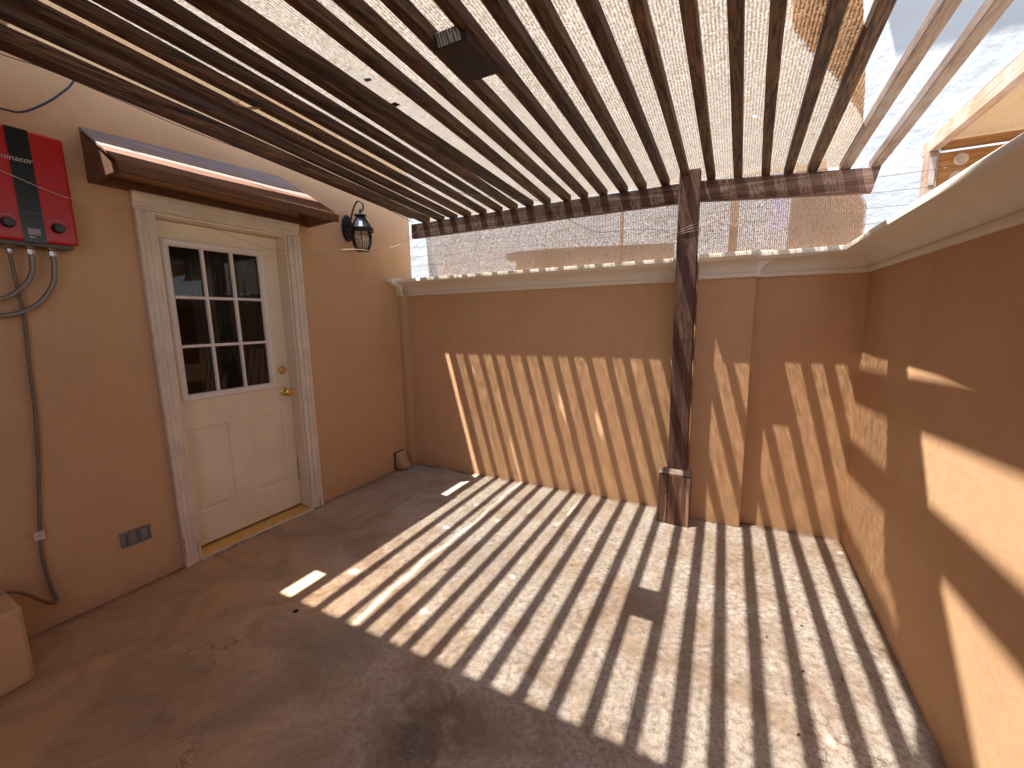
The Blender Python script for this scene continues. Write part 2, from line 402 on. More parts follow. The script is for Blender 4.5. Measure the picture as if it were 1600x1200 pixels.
# door casing
cs = MB()
cas = [(.865, .952), (1.738, 1.825)]
def casing_profile(y_in, y_out):   # stepped moulding seen in plan: (x, y)
    d = 1 if y_out > y_in else -1
    return [(.001, y_in), (.014, y_in), (.017, y_in+d*.012), (.017, y_in+d*.030), (.026, y_in+d*.036), (.026, y_in+d*.058), (.033, y_in+d*.064), (.035, y_out-d*.004), (.030, y_out), (.001, y_out)]
a = MB().prism(casing_profile(.952, .865), 'Z', 0.0, 2.045)
a.build('door_casing', m_trim, house, bevel=.0015)
b = MB().prism(casing_profile(1.738, 1.805+.02), 'Z', 0.0, 2.045)
b.build('door_casing', m_trim, house, bevel=.0015)
pr = [(.001, 2.047), (.014, 2.047), (.017, 2.059), (.017, 2.077), (.026, 2.083), (.026, 2.105), (.033, 2.111), (.035, 2.130), (.030, 2.134), (.001, 2.134)]
MB().prism(pr, 'Y', .8655, 1.8245).build('door_casing', m_trimY, house, bevel=.0015)
# jambs, stop and sill
MB().box(-.25, .0, y1-.012, y1+.0005, 0, zt).build('door_jamb', m_door, house)
MB().box(-.25, .0, y0-.0005, y0+.012, 0, zt).build('door_jamb', m_door, house)
MB().box(-.25, .0, y0+.012, y1-.012, zt-.012, zt+.0005).build('door_jamb', m_door, house)
MB().prism([(-.16, .003), (.004, .003), (.004, .012), (-.035, .022), (-.16, .026)], 'Y', y0+.013, y1-.013).build('door_sill', m_gold, house, bevel=.001)
MB().box(.005, .035, y0+.0, y1-.0, .0005, .008).build('sill_board', m_trimY, house)
# door leaf
dl = thing('door', '', '', (0, 0, 0)); del dl['label']; del dl['category']
bpy.data.objects.remove(dl)
Y0, Y1, Z0, Z1 = y0+.014, y1-.014, .034, zt-.016
XF = -.10
yl0, yl1, zl0, zl1 = 1.03, 1.60, .985, 1.915     # hole for the glazing
# leaf skin with the lite opening and two pressed panels
def leaf():
    m = MB()
    pan = [(1.040, 1.262, .245, .790), (1.398, 1.636, .245, .790)]
    ys = sorted({Y0, Y1, yl0, yl1, pan[0][0], pan[0][1], pan[1][0], pan[1][1]})
    zs = sorted({Z0, Z1, zl0, zl1, .245, .790})
    def inside(yc, zc):
        if yl0 < yc < yl1 and zl0 < zc < zl1: return True
        return any(p[0] < yc < p[1] and p[2] < zc < p[3] for p in pan)
    for i in range(len(ys)-1):
        for j in range(len(zs)-1):
            if inside((ys[i]+ys[i+1])/2, (zs[j]+zs[j+1])/2): continue
            m.add([(XF,ys[i],zs[j]),(XF,ys[i+1],zs[j]),(XF,ys[i+1],zs[j+1]),(XF,ys[i],zs[j+1])], [(0,1,2,3)])
    for (a, b, c, d) in pan:   # pressed moulding: groove, flat, raised field
        steps = [(0, 0), (.006, -.009), (.016, -.009), (.042, -.002)]
        rings = [[(XF+dx, a+o, c+o), (XF+dx, b-o, c+o), (XF+dx, b-o, d-o), (XF+dx, a+o, d-o)] for o, dx in steps]
        vs = [q for r_ in rings for q in r_]; fs = []
        for i in range(3):
            for k in range(4): fs.append((i*4+k, i*4+(k+1)%4, (i+1)*4+(k+1)%4, (i+1)*4+k))
        fs.append((12, 13, 14, 15)); m.add(vs, fs)
    # edges and back, round the glazing
    xb = XF-.042
    for (ya, yb, za, zb) in ((Y0, Y1, Z0, Z1), (yl0, yl1, zl0, zl1)):
        m.add([(XF,ya,za),(XF,yb,za),(XF,yb,zb),(XF,ya,zb),(xb,ya,za),(xb,yb,za),(xb,yb,zb),(xb,ya,zb)], [(0,1,5,4),(1,2,6,5),(2,3,7,6),(3,0,4,7)])
    for (ya, yb, za, zb) in ((Y0, yl0, Z0, Z1), (yl1, Y1, Z0, Z1), (yl0, yl1, Z0, zl0), (yl0, yl1, zl1, Z1)):
        m.add([(xb,ya,za),(xb,yb,za),(xb,yb,zb),(xb,ya,zb)], [(0,1,2,3)])
    return m
door = leaf().build('door', m_door, house)
# lite frame: proud plastic moulding
def frame(m, ya, yb, za, zb, wd, x0, x1, ins=.006):
    o = [(ya,za),(yb,za),(yb,zb),(ya,zb)]
    def off(t): return [(ya+t,za+t),(yb-t,za+t),(yb-t,zb-t),(ya+t,zb-t)]
    prof = [(0, x0), (.004, x1-.004), (.010, x1), (wd-.010, x1), (wd, x0+.002), (wd, x0-.012)]
    vs = []; fs = []
    for t, x in prof: vs += [(x, p[0], p[1]) for p in off(t)]
    for i in range(len(prof)-1):
        for k in range(4): fs.append((i*4+k, i*4+(k+1)%4, (i+1)*4+(k+1)%4, (i+1)*4+k))
    return m.add(vs, fs)
frame(MB(), 1.012, 1.618, .967, 1.933, .042, XF+.0005, XF+.014).build('glazing_frame', m_lite, door)
gy0, gy1, gz0, gz1 = 1.054, 1.576, 1.009, 1.891
cw = (gy1-gy0)/3; ch = (gz1-gz0)/3
mt = MB()
for i in (1, 2): mt.prism([(XF-.010, gy0+i*cw-.009), (XF+.004, gy0+i*cw-.009), (XF+.010, gy0+i*cw-.005), (XF+.010, gy0+i*cw+.005), (XF+.004, gy0+i*cw+.009), (XF-.010, gy0+i*cw+.009)], 'Z', gz0, gz1)
for j in (1, 2):
    for i in range(3):
        zc = gz0+j*ch; ya = gy0+i*cw+(.0095 if i else 0); yb = gy0+(i+1)*cw-(.0095 if i < 2 else 0)
        mt.prism([(XF-.009, zc-.009), (XF+.003, zc-.009), (XF+.009, zc-.005), (XF+.009, zc+.005), (XF+.003, zc+.009), (XF-.009, zc+.009)], 'Y', ya, yb)
mt.build('glazing_bars', m_lite, door)
for j in range(3):
    for i in range(3):
        t = random.uniform(-.003, .003)
        MB().add([(XF-.012+t*.2, gy0+i*cw, gz0+j*ch), (XF-.012, gy0+(i+1)*cw, gz0+j*ch), (XF-.012+t*.5, gy0+(i+1)*cw, gz0+(j+1)*ch), (XF-.012, gy0+i*cw, gz0+(j+1)*ch)], [(0,1,2,3)]).build('pane', m_glass, door)
ky = 1.672
MB().lathe([(.0, 0), (.031, .0), (.032, .006), (.027, .012), (.013, .017), (.012, .034), (.020, .040), (.027, .052), (.027, .064), (.018, .073), (.006, .074), (0.001, .071)], (XF, ky, .930), 24, 'X').build('knob', m_brass, door, smooth=True)
MB().lathe([(.0, 0), (.030, .0), (.031, .008), (.026, .016), (.020, .019), (.019, .024), (.006, .025), (.001, .023)], (XF, ky, 1.092), 24, 'X').build('deadbolt', m_brass, door, smooth=True)
MB().prism([(XF+.001, 1.720), (XF+.0022, 1.720), (XF+.0022, 1.7235), (XF+.001, 1.7235)], 'Z', .22, .40).build('bare_edge', m_black, door)
# dark curtain indoors
cu = MB(); n = 60
for i in range(n):
    for z in (.75, 1.98):
        y = 1.25+(i/(n-1))*.48; x = -.33+.018*math.sin(i*.9)+.01*math.sin(i*2.3)
        cu.v.append((x, y, z))
for i in range(n-1): cu.f.append((2*i, 2*i+2, 2*i+3, 2*i+1))
tag(cu.build('curtain', m_curtain, smooth=True), 'dark folded curtain hanging behind the door panes', 'curtain')

# ---------------------------------------------------------------- door canopy
can = thing('door_canopy', 'brown wooden sloped canopy fixed to the wall above the cream door', 'canopy', (0, 1.35, 2.13))
ca, cb = .705, 1.945
def croof(t0, t1, lift):   # one sloping board between fractions t0 and t1 of the slope
    th = .016; zw, xf, zf = 2.415, .335, 2.175
    A = (0.002, ca, zw-.03); B = (0.002, cb-.215, zw+.02); Cc = (xf+.012, cb-.03, zf); Dd = (xf+.012, ca-.01, zf)
    L = lambda P, Q, t: tuple(p+(q-p)*t for p, q in zip(P, Q))
    p = [L(A, Dd, t0), L(B, Cc, t0), L(B, Cc, t1), L(A, Dd, t1)]
    p = [(x, y, z+lift) for x, y, z in p]
    return MB().hexa([(x, y, z-th) for x, y, z in p]+p)
croof(0, .575, .0).build('roof_board', m_canopy_top, can, bevel=.002)
croof(.578, 1, .001).build('roof_board', m_canopy, can, bevel=.002)
MB().prism([(.002, 2.128), (.002, 2.362), (.318, 2.155), (.325, 2.130)], 'Y', ca, ca+.02).build('end_board', m_canopy, can, bevel=.002)
MB().add([(.002, cb-.02, 2.128), (.002, cb-.22, 2.40), (.318, cb-.052, 2.162), (.325, cb-.05, 2.130), (.002, cb-.04, 2.128), (.002, cb-.24, 2.40), (.318, cb-.072, 2.162), (.325, cb-.07, 2.130)],
         [(0,1,2,3),(7,6,5,4),(0,4,5,1),(1,5,6,2),(2,6,7,3),(3,7,4,0)]).build('end_board', m_canopy, can)
MB().prism([(.320, 2.128), (.345, 2.128), (.345, 2.166), (.320, 2.166)], 'Y', ca-.004, cb-.034).build('fascia', m_canopy, can, bevel=.002)
MB().box(.002, .024, ca+.021, cb-.045, 2.13, 2.175).build('wall_batten', m_canopy, can)

# ---------------------------------------------------------------- boundary walls with coping
back = thing('boundary_wall', 'tan stucco wall across the far end with cream coping and a pilaster', 'wall', (1.7, D, 0))
rgt = thing('boundary_wall', 'tan stucco wall along the right side with sunlit patches', 'wall', (W, .5, 0))
ZT = 1.80
MB().box(.0, W+.2, D, D+.18, -.05, ZT).build('wall', m_wall, back)
MB().box(2.612, 2.95, D-.095, D, 0, ZT-.1).build('pilaster', m_pil, back, bevel=.006)
MB().box(.004, .062, D-.075, D, 0, ZT-.1).build('pilaster', m_wall, back, bevel=.005)
MB().box(W, W+.2, YB, D-.0005, -.05, ZT).build('wall', m_wall, rgt)
PROF = [(0, 1.668), (.012, 1.666), (.021, 1.671), (.024, 1.682), (.021, 1.693), (.014, 1.697), (.018, 1.704), (.028, 1.722), (.046, 1.741), (.072, 1.755), (.100, 1.763), (.122, 1.769), (.134, 1.778), (.137, 1.785), (.150, 1.786), (.152, 1.807), (.149, 1.812), (.02, 1.826), (-.19, 1.83), (-.19, 1.70), (-.182, 1.668)]
def sweep(path, prof):
    m = MB(); n = len(path); k = len(prof)
    for i, p in enumerate(path):
        def nrm(a, b):
            d = (Vector(b)-Vector(a)).normalized(); return Vector((d.y, -d.x))
        if i == 0: off = nrm(path[0], path[1])
        elif i == n-1: off = nrm(path[-2], path[-1])
        else:
            a = nrm(path[i-1], path[i]); b = nrm(path[i], path[i+1]); h = (a+b).normalized(); off = h/max(.2, h.dot(a))
        for o, z in prof: m.v.append((p[0]+off.x*o, p[1]+off.y*o, z))
    for i in range(n-1):
        for j in range(k): m.f.append((i*k+j, i*k+(j+1)%k, (i+1)*k+(j+1)%k, (i+1)*k+j))
    m.f += [tuple(range(k)), tuple(range((n-1)*k, n*k))[::-1]]
    return m
PB = [(o if o > -.1 else -.178, z) for o, z in PROF]
sweep([(.003, D-.001), (2.462, D-.001)], PB).build('coping', m_coping, back, smooth=True)
PS = [(o, z-.0006 if z < 1.7 else z+.0012) for o, z in PROF if o >= 0][:-1]+[(.0, 1.829)]
sweep([(.003, D-.072), (.058, D-.072)], [(o+.0015, z) for o, z in PS]).build('coping', m_coping, back, smooth=True)
PP = [(o, z) for o, z in PROF if o >= 0]+[(-.07, 1.829), (-.07, 1.668)]
sweep([(2.618, D-.096), (2.951, D-.096)], PP).build('coping', m_coping, back, smooth=True)
# mitred return of the pilaster coping and the run into the corner
mt = MB(); kk = len(PROF)
sweep([(2.951, D-.096+.0), (2.951, D-.001)], [(o, z+.0008) for o, z in PS]).build('coping', m_coping, back, smooth=True)
mt = MB()
def ring(x, prof): return [(x, D-.001-o, z) for o, z in prof]
sw = sweep([(2.953, D-.001), (W-.001, D-.001)], PB)
# shear the far end into a 45 degree mitre
k = len(PB)
sw.v = sw.v[:k] + [(W-.001-o if o > 0 else W-.001, D-.001-o, z) for o, z in PB]
sw.build('coping', m_coping, back, smooth=True)
sw = sweep([(W-.0015, D-.001), (W-.0015, YB)], PROF)
k = len(PROF)
sw.v = [(W-.0015-o, D-.0015-o if o > 0 else D+.18, z) for o, z in PROF] + sw.v[k:]
sw.build('coping', m_coping, rgt, smooth=True)

yw = thing('added_bounce_wall', 'tan plastered wall added unseen behind the viewer to bounce light', 'wall', (1, -7, 0))  # unseen wall added to bounce light in from behind
MB().box(-6, 9, -7.25, -7, -.05, 2.6).build('wall', m_wall, yw)
# ---------------------------------------------------------------- neighbour building
nb = thing('building', 'tall white stucco building behind the net and barbed wire', 'building', (2, 5.2, 0))
MB().box(-16, 14, 5.2, 9, -.05, 13.0).build('wall', m_white_wall, nb)
MB().box(3.46, 9, 4.70, 5.199, 5.96, 6.10).build('added_shade_slab', m_white_wall, nb)  # unseen slab added to cast the angled shadow on this wall
NBR = MB().box(-16, 14, 5.0, 9, 13.002, 13.15)
NBR.build('roof', m_roof, nb)

# ---------------------------------------------------------------- pergola
per = thing('pergola', 'dark stained timber slatted pergola over the patio on one post', 'pergola', (2.55, 2.75, 0))
def zb(x): return 2.285 if x < 2.55 else 2.285-(x-2.55)/.93*.068
K = .075
BY0, BY1 = 2.80, 2.845
MB().box(.235, 2.545, BY0, BY1, 2.163, 2.284).build('beam', m_beam, per, bevel=.003)
MB().hexa([(2.547, BY0, 2.163), (3.468, BY0, 2.086), (3.468, BY1, 2.086), (2.547, BY1, 2.163), (2.547, BY0, 2.284), (3.498, BY0, 2.213), (3.498, BY1, 2.213), (2.547, BY1, 2.284)]).build('beam', m_beam, per, bevel=.003)
MB().box(2.487, 2.607, 2.702, 2.798, .36, 2.330).build('post', m_post, per, bevel=.004)
# boxed plank base
MB().hexa([(2.432, 2.672, 0), (2.497, 2.668, 0), (2.497, 2.80, 0), (2.436, 2.80, 0), (2.436, 2.672, .352), (2.497, 2.668, .360), (2.497, 2.80, .37), (2.438, 2.80, .362)]).build('base_plank', m_postbase, per, bevel=.003)
MB().hexa([(2.500, 2.665, 0), (2.640, 2.665, 0), (2.640, 2.80, 0), (2.500, 2.80, 0), (2.500, 2.665, .360), (2.640, 2.665, .352), (2.638, 2.80, .362), (2.500, 2.80, .37)]).build('base_plank', m_postbase, per, bevel=.003)
MB().hexa([(2.434, 2.670, .364), (2.640, 2.664, .364), (2.640, 2.703, .366), (2.434, 2.703, .366), (2.438, 2.674, .372), (2.636, 2.668, .370), (2.636, 2.701, .392), (2.440, 2.701, .392)]).build('base_cap', m_worn_top, per)
for (x, z) in ((2.478, .30), (2.478, .245), (2.52, .27), (2.625, .285), (2.455, .19), (2.63, .16)):
    MB().lathe([(0, 0), (.004, 0), (.004, -.002), (0, -.0025)], (x, 2.667, z), 8, 'Y').build('nail', m_worn_top, per)
# slats: (x at beam, x at yn, yn)
S = [(.380,.409,.382),(.540,.590,.34),(.672,.728,.34),(.815,.864,.40),(.965,.995,.463),(1.115,1.127,.53),(1.255,1.258,.59),(1.392,1.412,.65),(1.535,1.548,.736),
     (1.698,1.684,.802),(1.829,1.820,.869),(1.974,1.968,.942),(2.112,2.107,1.011),(2.240,2.232,1.072),(2.384,2.374,1.143),(2.515,2.516,1.212),(2.666,2.659,1.283),
     (2.815,2.790,1.348),(2.961,2.912,1.408),(3.080,3.066,1.488),(3.194,3.192,1.557),(3.350,3.356,1.627),(3.474,3.478,1.690)]
hw_, hh_ = .0225, .052
DROP = {7: .034}      # one bowed slat hangs lower towards the house
SH = {0: .060, 1: .046, 2: .040, 3: .044, 4: .044, 5: .044}
NEAR = -1.25
for i, (xa, xn, yn) in enumerate(S):
    sl_ = (xa-xn)/(2.8-yn)
    L = 2.862-NEAR; N = 14
    hx = SH.get(i, .050)
    m = MB(); ph = random.uniform(0, 6); am = random.uniform(.002, .006); wv = random.uniform(-.0015, .002)
    for j in range(N+1):
        y = 2.862-L*j/N; x = xa+sl_*(y-2.8)+am*math.sin(ph+j*.45)
        z = zb(xa)+.001+(K-DROP.get(i, 0))*(2.8-y)+am*.6*math.sin(ph*2+j*.35)
        if j == 0: pass
        hw2 = hw_+wv
        for (dx, dz) in ((-hw2, 0), (hw2, 0), (hw2, hx), (-hw2, hx)): m.v.append((x+dx, y, z+dz))
    for j in range(N):
        for k in range(4): m.f.append((j*4+k, j*4+(k+1)%4, (j+1)*4+(k+1)%4, (j+1)*4+k))
    m.f += [(0,1,2,3), (N*4+3, N*4+2, N*4+1, N*4)]
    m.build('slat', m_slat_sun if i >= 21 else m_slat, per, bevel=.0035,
            label={7: 'bowed slat hanging lower than its neighbours, left of the widest gap', 22: 'pale weathered slat at the open right edge', 21: 'pale weathered slat next to the open right edge'}.get(i))
# block nailed under two slats
MB().box(1.842, 1.982, 1.080, 1.315, 2.384, 2.440).build('splice_block', plain('dark_block_wood', (.022, .011, .007), .75), per, bevel=.004, label='dark square block nailed under two slats')
# hidden batten added along the cloth edge to block a strip of sun
MB().hexa([(.188, NEAR, 2.352+K*(2.8-NEAR)), (.266, NEAR, 2.352+K*(2.8-NEAR)), (.266, 2.86, 2.348), (.188, 2.86, 2.348),
           (.188, NEAR, 2.368+K*(2.8-NEAR)), (.266, NEAR, 2.368+K*(2.8-NEAR)), (.266, 2.86, 2.364), (.188, 2.86, 2.364)]).build('added_shade_batten', m_slat, per)

# ---------------------------------------------------------------- shade cloth on the slats
def ztop(x, y): return zb(x)+hh_+.007+K*(2.8-y)+.004*math.sin(x*9+y*3)+.003*math.sin(y*7-x*4)
RE = [(-1.25,2.45),(-.45,2.62),(.3,2.80),(.70,2.93),(1.24,3.05),(1.557,3.147),(2.0,3.25),(2.64,3.375),(2.80,3.40),(2.95,3.40)]
def interp(T, y):
    if y <= T[0][0]: return T[0][1]
    for (a, b), (c, d) in zip(T, T[1:]):
        if y <= c: return b+(d-b)*(y-a)/(c-a)
    return T[-1][1]
HOLES = [(.322,.715,.028),(.902,.627,.014),(1.177,1.081,.011),(.50,1.388,.014),(.507,1.797,.014),(.775,1.633,.012),(1.19,1.771,.012),(2.876,2.195,.014),(2.565,.729,.017),(1.20,2.538,.020),(1.48,2.506,.022),(.42,2.6,.012),(1.47,1.55,.010)]
cloth = MB()
def cloth_strip(xl, xr, yA, yB, NX, NY):
    base = len(cloth.v)
    P = {}
    for j in range(NY+1):
        y = yA+(yB-yA)*j/NY
        a, b = xl(y), xr(y)
        for i in range(NX+1):
            x = a+(b-a)*i/NX
            P[i, j] = (x, y); cloth.v.append((x, y, ztop(x, y)))
    for j in range(NY):
        for i in range(NX):
            cx = (P[i, j][0]+P[i+1, j+1][0])/2; cy = (P[i, j][1]+P[i+1, j+1][1])/2
            if any((cx-h[0])**2+(cy-h[1])**2 < h[2]**2 for h in HOLES): continue
            n = NX+1; cloth.f.append((base+j*n+i, base+j*n+i+1, base+(j+1)*n+i+1, base+(j+1)*n+i))
slit = lambda y: .625+.012*math.sin(y*5)+.006*math.sin(y*17)
gap = lambda y: max(.004, .015+.009*math.sin(y*2.1+.4)+.004*math.sin(y*23)) if y < 2.1 else (.013 if y < 2.45 else .002)
sl2 = lambda y: 1.202+.02*math.sin((y-1.9)*2)
g2 = lambda y: .016 if 1.93 < y < 2.32 else (.006 if 2.32 <= y < 2.55 else .0)
cloth_strip(lambda y: .268, slit, NEAR, 2.95, 30, 260)
cloth_strip(lambda y: slit(y)+gap(y), sl2, NEAR, 2.95, 58, 260)
cloth_strip(lambda y: sl2(y)+g2(y), lambda y: interp(RE, y), NEAR, 2.95, 190, 300)
tag(cloth.build('shade_cloth', m_cloth, smooth=True), 'beige knitted shade cloth stretched over the pergola slats with small holes', 'shade cloth')
tag(MB().add([(1.360,1.372,ztop(1.37,1.39)-.004),(1.392,1.370,ztop(1.37,1.39)-.005),(1.394,1.402,ztop(1.37,1.39)-.004),(1.362,1.406,ztop(1.37,1.39)-.006)],[(0,1,2,3)]).build('scrap', m_leafd), 'small dark square scrap caught on the shade cloth in the widest gap between slats', 'scrap')
tag(MB().add([(1.382,1.190,ztop(1.40,1.20)-.004),(1.412,1.196,ztop(1.40,1.20)-.005),(1.406,1.216,ztop(1.40,1.20)-.004),(1.378,1.212,ztop(1.40,1.20)-.006)],[(0,1,2,3)]).build('scrap', m_hole_sky), 'tiny bright blue patch standing for sky seen through a hole in the shade cloth', 'scrap')  # blue patch stands in for sky showing through a hole
# folded back brown layer near the free edge
FL = [(-1.25,2.15),(-.45,2.35),(.5,2.72),(1.0,2.86),(1.45,2.948),(1.62,2.962),(1.80,3.045),(1.93,3.12),(2.14,3.22),(2.34,3.31),(2.52,3.352)]
m = MB(); NY = 90; NX = 8
for j in range(NY+1):
    y = NEAR+(2.52-NEAR)*j/NY
    for i in range(NX+1):
        a, b = interp(FL, y), interp(RE, y)-.004; x = a+(b-a)*i/NX
        m.v.append((x, y, ztop(x, y)+.012+.004*math.sin(i*1.3+j*.2)))
for j in range(NY):
    for i in range(NX): n = NX+1; m.f.append((j*n+i, j*n+i+1, (j+1)*n+i+1, (j+1)*n+i))
tag(m.build('cloth_flap', m_flap, smooth=True), 'brown doubled over piece of cloth lying at the open right edge of the pergola', 'shade cloth')

# ---------------------------------------------------------------- hanging net behind the wall
net = MB(); NX, NZ = 120, 22; nx0, nx1, nz0, nz1 = .172, 3.51, 1.55, 2.36
def netp(x, z): return (x, 3.11+.012*math.sin(x*3.1)+.006*math.sin(x*11+z*4)+(z-1.6)*-.05, z)
for j in range(NZ+1):
    for i in range(NX+1):
        z = nz0+(nz1-nz0)*j/NZ; x = nx0+(nx1-nx0)*i/NX
        top = 2.36 if x < 3.30 else 2.165
        if x > 3.40: top = 2.165-.09*(1-math.sqrt(max(0, 1-((x-3.40)/.11)**2)))
        net.v.append(netp(x, min(z, nz0+(top-nz0)*j/NZ)))
for j in range(NZ):
    for i in range(NX): n = NX+1; net.f.append((j*n+i, j*n+i+1, (j+1)*n+i+1, (j+1)*n+i))
tag(net.build('hanging_net', m_net, smooth=True), 'grainy pinkish shade net hanging upright behind the far wall below the beam', 'net')
nb2 = MB()
for poly in ([(1.02, 2.005), (1.15, 2.012), (1.6, 2.005), (2.42, 1.965), (2.42, 1.6), (1.13, 1.6), (1.12, 1.93), (1.03, 1.95)], [(3.135, 2.36), (3.29, 2.36), (3.33, 2.165), (3.40, 2.163), (3.47, 2.14), (3.50, 2.08), (3.505, 1.6), (3.11, 1.6), (3.12, 2.0)]):
    o = len(nb2.v); nb2.v += [(x, 3.135-(z-1.6)*.05+.012*math.sin(x*3.1), z) for x, z in poly]; nb2.f.append(tuple(range(o, o+len(poly))))
tag(nb2.build('net_patch', m_net_brown), 'brown second layers of net: low wedge and the rounded right end', 'net')
for x, wd, z1_, lab in ((2.022, .020, 2.28, 'narrow brown upright stake seen through the net left of the pergola post'), (2.80, .055, 2.28, 'wider brown upright post seen through the net right of the pergola post')):
    tag(MB().box(x-wd/2, x+wd/2, 3.16, 3.19, -.05, z1_).build('net_stake', m_brownpost, bevel=.003), lab, 'post')
tag(MB().box(3.02, 3.10, 3.16, 3.165, 2.0, 2.36).build('blue_strip', m_blue), 'pale blue strip behind the net near its right end', 'strip')
# barbed wire strands
for k, z in enumerate((1.99, 2.085, 2.18, 2.275)):
    pts = [(-1.2+.25*i, 3.30, z+.006*math.sin(i*1.7+k)+.004*(i % 3)) for i in range(26)]
    m = MB().tube(pts, .0016, 5)
    for i in range(60):
        x = -1.1+i*.1; zz = z+.004
        m.tube([(x, 3.288, zz-.008), (x+.004, 3.312, zz+.008)], .0012, 4)
    tag(m.build('barbed_wire', m_wire), ['lowest', 'second from lowest', 'second from top', 'topmost'][k]+' of the four rusty barbed wire strands behind the net', 'barbed wire', 'barbed wire strands behind the far wall')

# ---------------------------------------------------------------- neighbour's lean-to at the right
ln = thing('lean_to', 'pale orange timber lean-to frame beyond the right wall with washers and bracket', 'lean-to', (3.95, 3.5, -.05))
MB().box(3.90, 3.96, 3.52, 3.58, -.05, 2.18).build('post', m_oldwoodY, ln, bevel=.003)
MB().box(3.875, 3.925, .2, 3.62, 2.435, 2.525).build('rafter', m_oldwoodY, ln, bevel=.004)
MB().box(3.93, 6.2, 3.50, 3.545, 2.19, 2.42).build('beam', m_oldwood, ln, bevel=.004)
MB().box(3.93, 6.2, 3.44, 3.498, 2.43, 2.47).build('beam', m_oldwood, ln, bevel=.003)
MB().box(3.868, 3.928, 3.49, 3.56, 2.16, 2.43).build('end_block', m_oldwoodY, ln, bevel=.003)
MB().box(3.885, 3.913, 3.4845, 3.4885, 2.23, 2.40).build('bracket', m_plate, ln, bevel=.001)
for x, z in ((4.03, 2.365), (4.02, 2.262), (4.75, 2.36), (4.75, 2.26)):
    MB().lathe([(.0, 0), (.036, 0), (.036, -.004), (.016, -.0045), (.015, -.012), (.006, -.013), (.0, -.014)], (x, 3.499, z), 18, 'Y').build('washer', m_washer, ln, smooth=True)
m = MB(); NX, NY = 20, 20
for j in range(NY+1):
    for i in range(NX+1):
        x = 3.88+2.3*i/NX; y = .2+3.4*j/NY
        m.v.append((x, y, 2.530+.006*math.sin(x*8+y*3)-(.03*math.sin(math.pi*min(1, (x-3.88)/.6)) if x < 4.48 else 0)))
for j in range(NY):
    for i in range(NX): n = NX+1; m.f.append((j*n+i, j*n+i+1, (j+1)*n+i+1, (j+1)*n+i))
tag(m.build('lean_to_cloth', m_cloth2, smooth=True), 'orange tan shade cloth on the lean-to beyond the right wall', 'shade cloth')

# ---------------------------------------------------------------- wall lantern
LY = 2.285
lan = thing('wall_lantern', 'black carriage lantern with clear glass on the wall beside the canopy', 'wall lantern', (.16, LY, 2.0))
bp = MB(); pts = [(.056*math.cos(a*math.pi/12)*1.0, .105*math.sin(a*math.pi/12)) for a in range(24)]
bp.prism([(LY+u, 2.185+v) for u, v in pts], 'X', .001, .016); bp.build('backplate', m_black, lan, bevel=.005)
cx = .16
arm = smooth_path([(.012, LY, 2.19), (.045, LY, 2.235), (.085, LY, 2.32), (.135, LY, 2.375), (.185, LY, 2.362), (.198, LY, 2.322), (.178, LY, 2.300), (.163, LY, 2.318)], 6)
MB().tube(arm, .0065, 8).build('scroll_arm', m_black, lan, smooth=True)
MB().lathe([(0, 2.315), (.006, 2.315), (.009, 2.285), (.018, 2.278), (.048, 2.272), (.050, 2.266), (.020, 2.258), (.0, 2.258)], (cx, LY, 0), 24).build('cap', m_black, lan, smooth=True)
def hexr(r, z, n=6, ph=.52): return [(cx+r*math.cos(ph+2*math.pi*k/n), LY+r*math.sin(ph+2*math.pi*k/n), z) for k in range(n)]
rf = MB(); vs = hexr(.030, 2.258)+hexr(.040, 2.240)+hexr(.080, 2.172)+hexr(.088, 2.168); 
rf.add(vs, [tuple(r0*6+q for q in (k, (k+1) % 6))+tuple((r0+1)*6+q for q in ((k+1) % 6, k)) for r0 in range(3) for k in range(6)])
rf.build('roof', plain('lantern_roof_metal', (.08, .085, .11), .25, .4), lan)
rb = MB()
for k in range(6):
    a, b, c_ = hexr(.034, 2.256)[k], hexr(.081, 2.174)[k], hexr(.092, 2.170)[k]
    rb.tube([a, b], .0035, 6)
rb.build('roof_ribs', m_black, lan)
MB().lathe([(.088, 2.172), (.096, 2.168), (.098, 2.150), (.092, 2.140), (.080, 2.136), (.080, 2.170)], (cx, LY, 0), 30).build('ring', m_black, lan, smooth=True)
gp = [(.078, 2.138), (.083, 2.11), (.082, 2.07), (.070, 2.03), (.052, 2.004)]
MB().lathe([(r-.003, z) for r, z in gp], (cx, LY, 0), 24).build('glass', m_glass, lan, smooth=True)
for k in range(6):
    a = .3+2*math.pi*k/6
    MB().tube(smooth_path([(cx+r*math.cos(a), LY+r*math.sin(a), z) for r, z in gp], 4), .0032, 6).build('rib', m_black, lan, smooth=True)
MB().lathe([(0, 2.006), (.050, 2.006), (.056, 2.000), (.052, 1.994), (.02, 1.992), (0, 1.990)], (cx, LY, 0), 24).build('base_ring', m_black, lan, smooth=True)
MB().lathe([(.0, 2.006), (.011, 2.007), (.011, 2.07), (.014, 2.075), (.018, 2.095), (.010, 2.125), (0, 2.132)], (cx, LY, 0), 12).build('bulb', plain('frosted_bulb', (.75, .70, .62), .3), lan, smooth=True)

